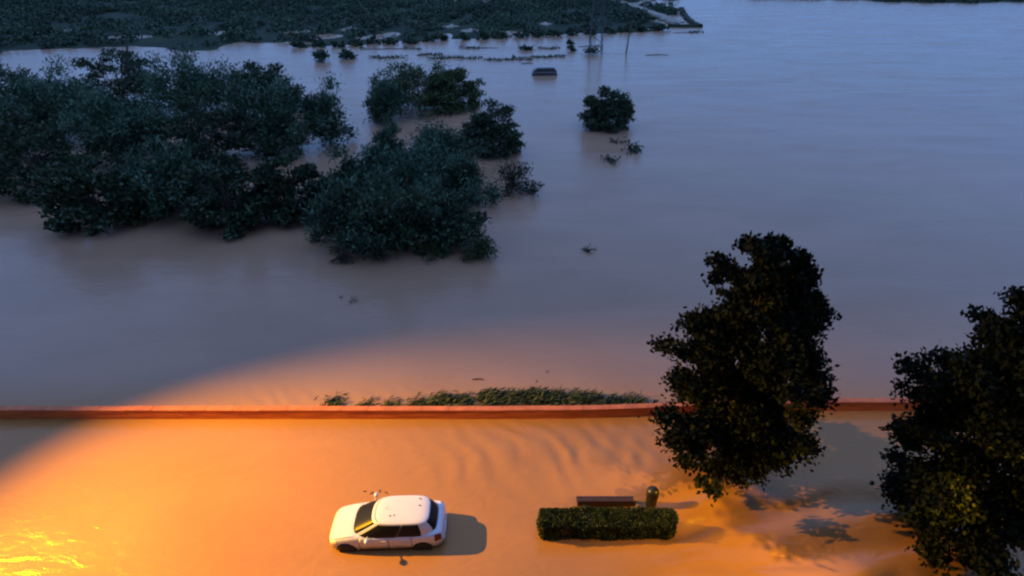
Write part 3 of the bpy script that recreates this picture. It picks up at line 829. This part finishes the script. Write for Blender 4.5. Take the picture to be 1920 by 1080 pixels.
def hatchback():
    car = empty('parked_car', (-6.04, 12.97, -.17), R(1.6)); car.scale = (.965, .93, .90)
    tag(car, 'white five-door hatchback parked in shallow floodwater with a long shadow', 'car')
    bm = bmesh.new(); rings = []
    xs = list(np.linspace(0, .4, 14)) + list(np.linspace(.4, 3.5, 60))[1:] + list(np.linspace(3.5, 3.92, 14))[1:]
    for x in xs:
        r = body_ring(float(x))
        full = [(-y, z) for y, z in r] + [(y, z) for y, z in r[::-1][1:]]
        rings.append([bm.verts.new((x, y, z)) for y, z in full])
    for a, b in zip(rings[:-1], rings[1:]):
        for k in range(len(a)):
            bm.faces.new((a[k], b[k], b[(k + 1) % len(a)], a[(k + 1) % len(a)]))
    bm.faces.new(rings[0]); bm.faces.new(rings[-1][::-1])
    bmesh.ops.recalc_face_normals(bm, faces=bm.faces)
    body = obj_bm('body', bm, M['paint'], None, True)
    cut = bmesh.new()
    for x in WX:
        for s in (-1, 1):
            r = bmesh.ops.create_cone(cut, cap_ends=True, segments=32, radius1=.345, radius2=.345, depth=.5, matrix=Matrix.Translation((x, s * .83, .30)) @ Matrix.Rotation(R(90), 4, 'X'))
    co = obj_bm('wheel_arch_cut', cut, M['black'])
    md = body.modifiers.new('arch', 'BOOLEAN'); md.object = co; md.operation = 'DIFFERENCE'; md.solver = 'EXACT'
    bpy.context.view_layer.update()
    me = bpy.data.meshes.new_from_object(body.evaluated_get(bpy.context.evaluated_depsgraph_get()))
    body.modifiers.clear(); body.data = me
    bpy.data.objects.remove(co)
    body.parent = car
    me.set_sharp_from_angle(angle=R(35))
    # greenhouse with roof
    bm = bmesh.new(); NT = 96; rings = []
    for v in list(np.linspace(0, .92, 10)) + [.96, 1.0]:
        rings.append([bm.verts.new(gh(v, -math.pi + 2 * math.pi * k / NT)) for k in range(NT)])
    base = [gh(1.0, -math.pi + 2 * math.pi * k / NT) for k in range(NT)]
    cx = sum((p.x for p in base)) / NT
    for s, dz in ((.93, .016), (.7, .034), (.4, .045), (.12, .05)):
        rings.append([bm.verts.new((cx + (p.x - cx) * s, p.y * s, p.z + dz)) for p in base])
    for a, b in zip(rings[:-1], rings[1:]):
        for k in range(NT): bm.faces.new((a[k], a[(k + 1) % NT], b[(k + 1) % NT], b[k]))
    bm.faces.new(rings[-1]); bmesh.ops.recalc_face_normals(bm, faces=bm.faces)
    obj_bm('roof', bm, M['paint'], car, True)
    pi = math.pi
    A = R(42)
    gpatch('windscreen', .04, .96, pi - A, pi + A, M['glass'], car, skew0=0, skew1=0)
    gpatch('rear_window', .22, .90, -R(40.5), R(40.5), M['glass'], car)
    for s in (-1, 1):
        # angles measured from the rear (+x): front edge, B pillar, rear edge
        f, b1, b2, r_ = pi - R(47.5), R(90), R(87), R(57)
        gpatch('side_window', .06, .95, s * f, s * b1, M['glass'], car, skew0=0)
        gpatch('side_window', .10, .95, s * b2, s * r_, M['glass'], car)
    gpatch('centre_pillar', .06, .95, -b1 + .004, -b2 - .004, M['black'], car, off=.004, nt=4)
    gpatch('centre_pillar', .06, .95, b1 - .004, b2 + .004, M['black'], car, off=.004, nt=4)
    for s in (-1, 1):
        for x0, x1 in ((1.12, 2.08), (2.10, 2.86)):
            bpatch('door_seal', x0 - .018, x1 + .018, 1, 7, s, M['black'], car, off=.002)
            d = bpatch('door', x0, x1, 2, 7, s, M['paint'], car, off=.009)
            bm = bmesh.new(); add_box(bm, (x1 - .14, s * .835, .74), (.17, .03, .03), bev=.008); obj_bm('door_handle', bm, M['paint'], d)
        # mirrors
        bm = bmesh.new(); bmesh.ops.create_icosphere(bm, subdivisions=2, radius=1, matrix=Matrix.Translation((1.42, s * .99, .99)) @ Matrix.Diagonal((.075, .115, .08, 1)))
        add_tube(bm, [(1.40, s * .76, .92), (1.42, s * .92, .96)], .02, 6)
        obj_bm('door_mirror', bm, M['paint'], car, True)
        bpatch('headlight', .09, .36, 4, 7, s, M['lens'], car, off=.008)
        bpatch('tail_light', 3.64, 3.86, 4, 7, s, M['red_lens'], car, off=.008)
        for x in WX: wheel(car, x, s)
    # bonnet panel, bumpers, grille, plates, wipers, aerial
    vs, fs = [], []
    for i in range(12):
        x = .20 + (.93 - .20) * i / 11; ring = body_ring(x)
        row = [(-y, z) for y, z in ring[8:]] + [(y, z) for y, z in ring[8:][::-1][1:]]
        for y, z in row: vs.append((x, y, z + .006))
    W = 9
    for i in range(11):
        for k in range(W - 1): fs.append((i * W + k, i * W + k + 1, (i + 1) * W + k + 1, (i + 1) * W + k))
    obj_py('bonnet', vs, fs, M['paint'], car, True)
    for s_ in (-1, 1):
        e = []
        for i in range(12):
            x = .20 + .73 * i / 11; y, z = body_ring(x)[8]; e.append((x, s_ * (y + .006), z + .004))
        bm = bmesh.new(); add_tube(bm, e, .008, 4); obj_bm('bonnet_seam', bm, M['black'], car)
    bm = bmesh.new(); add_tube(bm, [(3.86, -.58, .62), (3.90, 0, .60), (3.86, .58, .62)], .008, 4); obj_bm('tailgate_seam', bm, M['black'], car)
    bm = bmesh.new(); add_box(bm, (.005, 0, .50), (.05, .70, .07), bev=.01); obj_bm('grille', bm, M['black'], car)
    bm = bmesh.new(); add_box(bm, (.015, 0, .38), (.06, 1.0, .09), bev=.015); obj_bm('bumper', bm, M['black'], car)
    bm = bmesh.new(); add_box(bm, (3.925, 0, .42), (.05, 1.1, .10), bev=.015); obj_bm('bumper', bm, M['paint'], car)
    for x in (-.025, 3.952):
        bm = bmesh.new(); add_box(bm, (x, 0, .40), (.012, .46, .10)); obj_bm('number_plate', bm, M['plate'], car)
    for y in (-.45, .12):
        bm = bmesh.new(); add_tube(bm, [(.90, y, .975), (1.0, y + .25, 1.0), (1.05, y + .5, 1.03)], .009, 5); obj_bm('wiper', bm, M['black'], car)
    bm = bmesh.new(); add_tube(bm, [(1.95, 0, 1.43), (2.1, 0, 1.60)], [.006, .003], 5); obj_bm('aerial', bm, M['black'], car)
    # seats and steering wheel dimly behind the glass are left dark; wet leaves stuck on the roof
    for (x, y) in ((3.08, .42), (3.10, .12), (2.15, -.30), (2.28, -.28)):
        bm = bmesh.new(); add_box(bm, (x, y, 1.432), (.07, .04, .006), Matrix.Rotation(x * 9, 3, 'Z'))
        tag(obj_bm('wet_leaf', bm, M['debris'], car))
hatchback()

# ------------------------------------------------------------------ street lamps just outside the picture
def street_lamp(base, head, target, power, label, ang, blend, hname):
    root = empty('street_lamp', (base[0], base[1], 0)); tag(root, label, 'street lamp')
    bm = bmesh.new(); d = Vector(head) - Vector((base[0], base[1], 0))
    add_tube(bm, [(0, 0, -1), (0, 0, 1.0), (0, 0, d.z - 1.0)], [.12, .11, .07], 10); obj_bm('pole', bm, M['metal'], root, True)
    bm = bmesh.new(); add_tube(bm, [(0, 0, d.z - 1.05), (d.x * .15, d.y * .15, d.z - .2), (d.x * .5, d.y * .5, d.z + .12), (d.x * .92, d.y * .92, d.z + .12)], .04, 8); obj_bm('arm', bm, M['metal'], root, True)
    aim = (Vector(target) - Vector(head)).normalized()
    q = aim.to_track_quat('-Z', 'Y')
    hd = empty('lamp_head', d); hd.parent = root; hd.rotation_mode = 'QUATERNION'; hd.rotation_quaternion = q
    bm = bmesh.new(); add_lathe(bm, [(.30, -.02), (.30, .02), (.24, .14), (.10, .22), (.03, .24)], 16); obj_bm('housing', bm, M['dark_metal'], hd)
    gm, nt, b = new_mat('sodium_glow'); b.inputs['Emission Color'].default_value = (*SODIUM, 1); b.inputs['Emission Strength'].default_value = 6
    bm = bmesh.new(); add_lathe(bm, [(.22, -.035), (.26, -.022)], 16); obj_bm('lens', bm, gm, hd)
    ld = bpy.data.lights.new('sodium_light', 'SPOT'); ld.energy = power; ld.color = SODIUM; ld.spot_size = R(ang); ld.spot_blend = blend; ld.shadow_soft_size = .12
    lo = bpy.data.objects.new('sodium_light', ld); COL.objects.link(lo); lo.parent = hd; lo.location = (0, 0, -.12)
street_lamp((-31.0, 16.9), (-27.0, 16.8, 14.6), (-4.4, 10.0, 0), LAMP_W, 'tall sodium street lamp standing off to the left', 67, 1.0, 'w')
street_lamp((18.4, 8.8), (15.6, 8.6, 8.5), (7.2, 12.6, 0), LAMP2_W, 'sodium street lamp standing off to the right', 36, 1.0, 'e')

# ------------------------------------------------------------------ pylon and pole in the far water
def pylon():
    b = g(1116, 101); root = empty('lattice_pylon', (b.x, b.y, 0)); tag(root, 'slim steel lattice pylon rising from the far floodwater out of the picture', 'pylon')
    Hh, w0, w1 = 24.0, 1.15, .45
    def wd(z): return w0 + (w1 - w0) * z / Hh
    for sx in (-1, 1):
        for sy in (-1, 1):
            bm = bmesh.new(); add_tube(bm, [(sx * wd(-1), sy * wd(-1), -1), (sx * wd(Hh), sy * wd(Hh), Hh)], .07, 4); obj_bm('leg', bm, M['dark_metal'], root)
    z, k = 0.2, 0
    while z < Hh - 1.5:
        z2 = z + 1.6
        for (ax, ay), (bx, by) in (((-1, -1), (1, -1)), ((1, -1), (1, 1)), ((1, 1), (-1, 1)), ((-1, 1), (-1, -1))):
            bm = bmesh.new()
            add_tube(bm, [(ax * wd(z), ay * wd(z), z), (bx * wd(z2), by * wd(z2), z2)], .035, 4); add_tube(bm, [(bx * wd(z), by * wd(z), z), (ax * wd(z2), ay * wd(z2), z2)], .035, 4)
            obj_bm('cross_brace', bm, M['dark_metal'], root)
        z = z2
    for zz in (Hh - 1, Hh - 4):
        bm = bmesh.new(); add_tube(bm, [(-4, 0, zz), (0, 0, zz + .5), (4, 0, zz)], .06, 4); obj_bm('cross_arm', bm, M['dark_metal'], root)
pylon()
def pole():
    b = g(1173, 100); root = empty('utility_pole', (b.x, b.y, 0)); tag(root, 'thin leaning pole standing in the far water right of the pylon', 'pole')
    bm = bmesh.new(); add_tube(bm, [(0, 0, -1), (.7, 1.0, 5.2)], [.16, .10], 8); obj_bm('shaft', bm, M['bark'], root)
    bm = bmesh.new(); add_tube(bm, [(.3, .95, 4.9), (1.1, .95, 5.0)], .05, 5); obj_bm('crossbar', bm, M['bark'], root)
pole()

# ------------------------------------------------------------------ drowned vehicle and lumps in the far water
def drowned_car():
    b = g(1021, 142); root = empty('drowned_car', (b.x, b.y + .8, -.55), R(4)); tag(root, 'dark car sunk to its windows in the far water', 'car')
    bm = bmesh.new(); rings = []
    for x, z, w in ((-1.95, .7, .62), (-1.85, .98, .74), (-1.0, 1.06, .8), (1.1, 1.08, .8), (1.8, 1.05, .76), (1.95, .8, .66)):
        rings.append([bm.verts.new((x, y, zz)) for y, zz in ((-w, .3), (-w, z - .12), (-w * .85, z), (w * .85, z), (w, z - .12), (w, .3))])
    for a, c in zip(rings[:-1], rings[1:]):
        for k in range(6): bm.faces.new((a[k], c[k], c[(k + 1) % 6], a[(k + 1) % 6]))
    bm.faces.new(rings[0]); bm.faces.new(rings[-1][::-1]); obj_bm('body', bm, M['car_dark'], root, False)
    bm = bmesh.new(); rings = []
    for s, z in ((1, 1.03), (.9, 1.35), (.76, 1.62), (.66, 1.68)):
        rings.append([bm.verts.new(v) for v in ((-1.75 * s, -.7 * s, z), (1.75 * s + .15, -.7 * s, z), (1.75 * s + .15, .7 * s, z), (-1.75 * s, .7 * s, z))])
    for a, c in zip(rings[:-1], rings[1:]):
        for k in range(4): bm.faces.new((a[k], a[(k + 1) % 4], c[(k + 1) % 4], c[k]))
    bm.faces.new(rings[-1]); obj_bm('roof', bm, M['car_dark'], root)
    for x0, x1 in ((-1.2, -.25), (-.15, .75), (.85, 1.4)):
        bm = bmesh.new(); add_box(bm, ((x0 + x1) / 2, -.625, 1.36), (x1 - x0, .03, .30), Matrix.Rotation(R(-14), 3, 'X')); obj_bm('side_window', bm, M['glass'], root)
drowned_car()
def lump(px, py, w, h, lab, cat='bush', mat='leaf_far', n=260, flat=1.0):
    T('sunken_bush', px, py, w, py - h, lab, M[mat], cat=cat, group='drowned bushes in the far water', n=n, leaf=(.45, .22), clumps=10, trunk_r=.06)
lump(1070, 85, 15, 8, 'small dark drowned bush, upper of a pair near the pylon')
lump(1073, 96, 15, 7, 'small dark drowned bush, lower of a pair near the pylon')
lump(984, 95, 28, 8, 'low dark drowned bush above and left of the sunken car')
lump(1112, 103, 32, 5, 'flat drowned bush at the foot of the pylon')
def drift(px0, px1, py, dep, lab, n=None):
    """a long thin raft of drowned hedge or reed seen as a dark line on the water"""
    a, b = g(px0, py), g(px1, py - 1)
    root = empty('drowned_hedge', ((a.x + b.x) / 2, (a.y + b.y) / 2, 0), math.atan2(b.y - a.y, b.x - a.x)); tag(root, lab, 'drowned hedge', 'lines of drowned hedge')
    L = (b - a).length; n = n or int(L * 22)
    t = rng.uniform(-.5, .5, n); keep = vnoise(t * L * .35 + px0, t * 0 + 3) > .28; t = t[keep]; n = len(t)
    P = np.stack([t * L, rng.normal(0, dep * .35, n) + np.sin(t * 9 + px0) * .5, rng.uniform(.0, .35, n)], -1)
    cards_obj('growth', leaf_cards(P, np.tile([.4, 0, .8], (n, 1)), .4, .22, .8), M['leaf_far'], root)
    bm = bmesh.new(); add_tube(bm, [(-L * .4, 0, .05), (0, .25, .1), (L * .38, 0, .04)], [.05, .07, .04], 5); obj_bm('log', bm, M['twig'], root)
for q in [(672, 790, 93, 1.4, 'dark line of drowned hedge nearest the orchard bank, left'), (690, 765, 109, 2.2, 'thick dark line of drowned hedge right of the small round bush'),
          (775, 830, 104, 1.2, 'short drowned hedge just above the rear mound'), (800, 905, 110, 1.6, 'drowned hedge line over the right part of the rear mound'),
          (860, 945, 91, 1.2, 'faint drowned hedge line off the middle of the bank'), (905, 1005, 113, 1.6, 'drowned hedge line left of the sunken car'),
          (960, 1065, 108, 1.0, 'thin drowned hedge line just above the sunken car'), (975, 1003, 120, 1.1, 'short drowned hedge line closest above the sunken car'),
          (1080, 1125, 88, .8, 'thin dark drift line right of the drowned bush pair'), (1205, 1260, 104, .8, 'faint drift line right of the leaning pole'),
          (1010, 1050, 92, .8, 'short faint drift line left of the drowned bush pair'), (1255, 1318, 62, 1.6, 'drowned hedge line below the levee at the far right')]:
    drift(*q)

# ------------------------------------------------------------------ branches and drift in open water
def branch(px, py, size, lab, seed, leaves=60, mat='leaf_dark'):
    random.seed(seed)
    b = g(px, py); root = empty('drifting_branch', (b.x, b.y, 0)); tag(root, lab, 'branch', 'branches caught in the flood')
    bm = bmesh.new(); tips = []
    for k in range(7):
        a = random.uniform(0, 6.28); l = size * random.uniform(.5, 1); e = random.uniform(.15, .9)
        p1 = Vector((math.cos(a) * l * .4, math.sin(a) * l * .4, l * e * .35)); p2 = Vector((math.cos(a + .3) * l, math.sin(a + .3) * l, l * e * .6))
        add_tube(bm, [(0, 0, -.2), p1, p2], [size * .05, size * .035, size * .012], 5); tips += [p1, p2, (p1 + p2) / 2]
        p3 = p1 + Vector((random.uniform(-.4, .4), random.uniform(-.4, .4), random.uniform(0, .4))) * size; add_tube(bm, [p1, p3], [size * .025, size * .01], 4); tips.append(p3)
    obj_bm('twigs', bm, M['twig'], root)
    tp = np.array([tuple(t) for t in tips]); P = tp[rng.choice(len(tp), leaves)] + rng.normal(0, size * .12, (leaves, 3)); P[:, 2] = np.abs(P[:, 2])
    cards_obj('leaves', leaf_cards(P, np.tile([0, 0, 1.0], (leaves, 1)), size * .26, size * .12, .8), M[mat], root)
branch(1186, 284, 1.5, 'spiky drifting branch right of the lone round tree, largest of three', 1, 110)
branch(1158, 268, .95, 'low drifting twig right under the lone round tree', 2, 60)
branch(1144, 303, 1.15, 'small upright forked stub below the lone round tree', 3, 80)
branch(1098, 471, .68, 'small tangle of twigs alone in open water at mid picture', 4, 60)
branch(662, 566, .32, 'tiny drift twig in open water below the grove', 5, 30)
branch(640, 557, .22, 'tiniest drift twig just left of another below the grove', 6, 20)
branch(1027, 697, .14, 'tiny dark speck of drift above the reeds', 7, 10)
def board(px, py, L, w, rz, lab):
    b = g(px, py); root = empty('floating_board', (b.x, b.y, 0), rz); tag(root, lab, 'driftwood', 'driftwood by the wall and car')
    bm = bmesh.new(); add_tube(bm, [(-L / 2, 0, .01), (-L * .1, w * .3, .03), (L / 2, 0, .015)], [w * .3, w * .5, w * .25], 6); obj_bm('stick', bm, M['debris'], root)
    bm = bmesh.new(); add_tube(bm, [(L * .1, 0, .02), (L * .25, w * 1.6, .05)], [w * .2, w * .1], 5); obj_bm('twig', bm, M['debris'], root)
board(896, 712, .55, .07, 0, 'short dark stick floating behind the wall above the reeds')
for i, (px, py) in enumerate([(684, 922), (697, 925), (712, 921), (724, 924)]):
    board(px, py, .12 + .04 * (i % 2), .03, i * .8, ['twig floating behind the car, leftmost of four', 'twig floating behind the car, second from left', 'twig floating behind the car, third from left', 'twig floating behind the car, rightmost of four'][i])
print('built', len(bpy.data.objects))
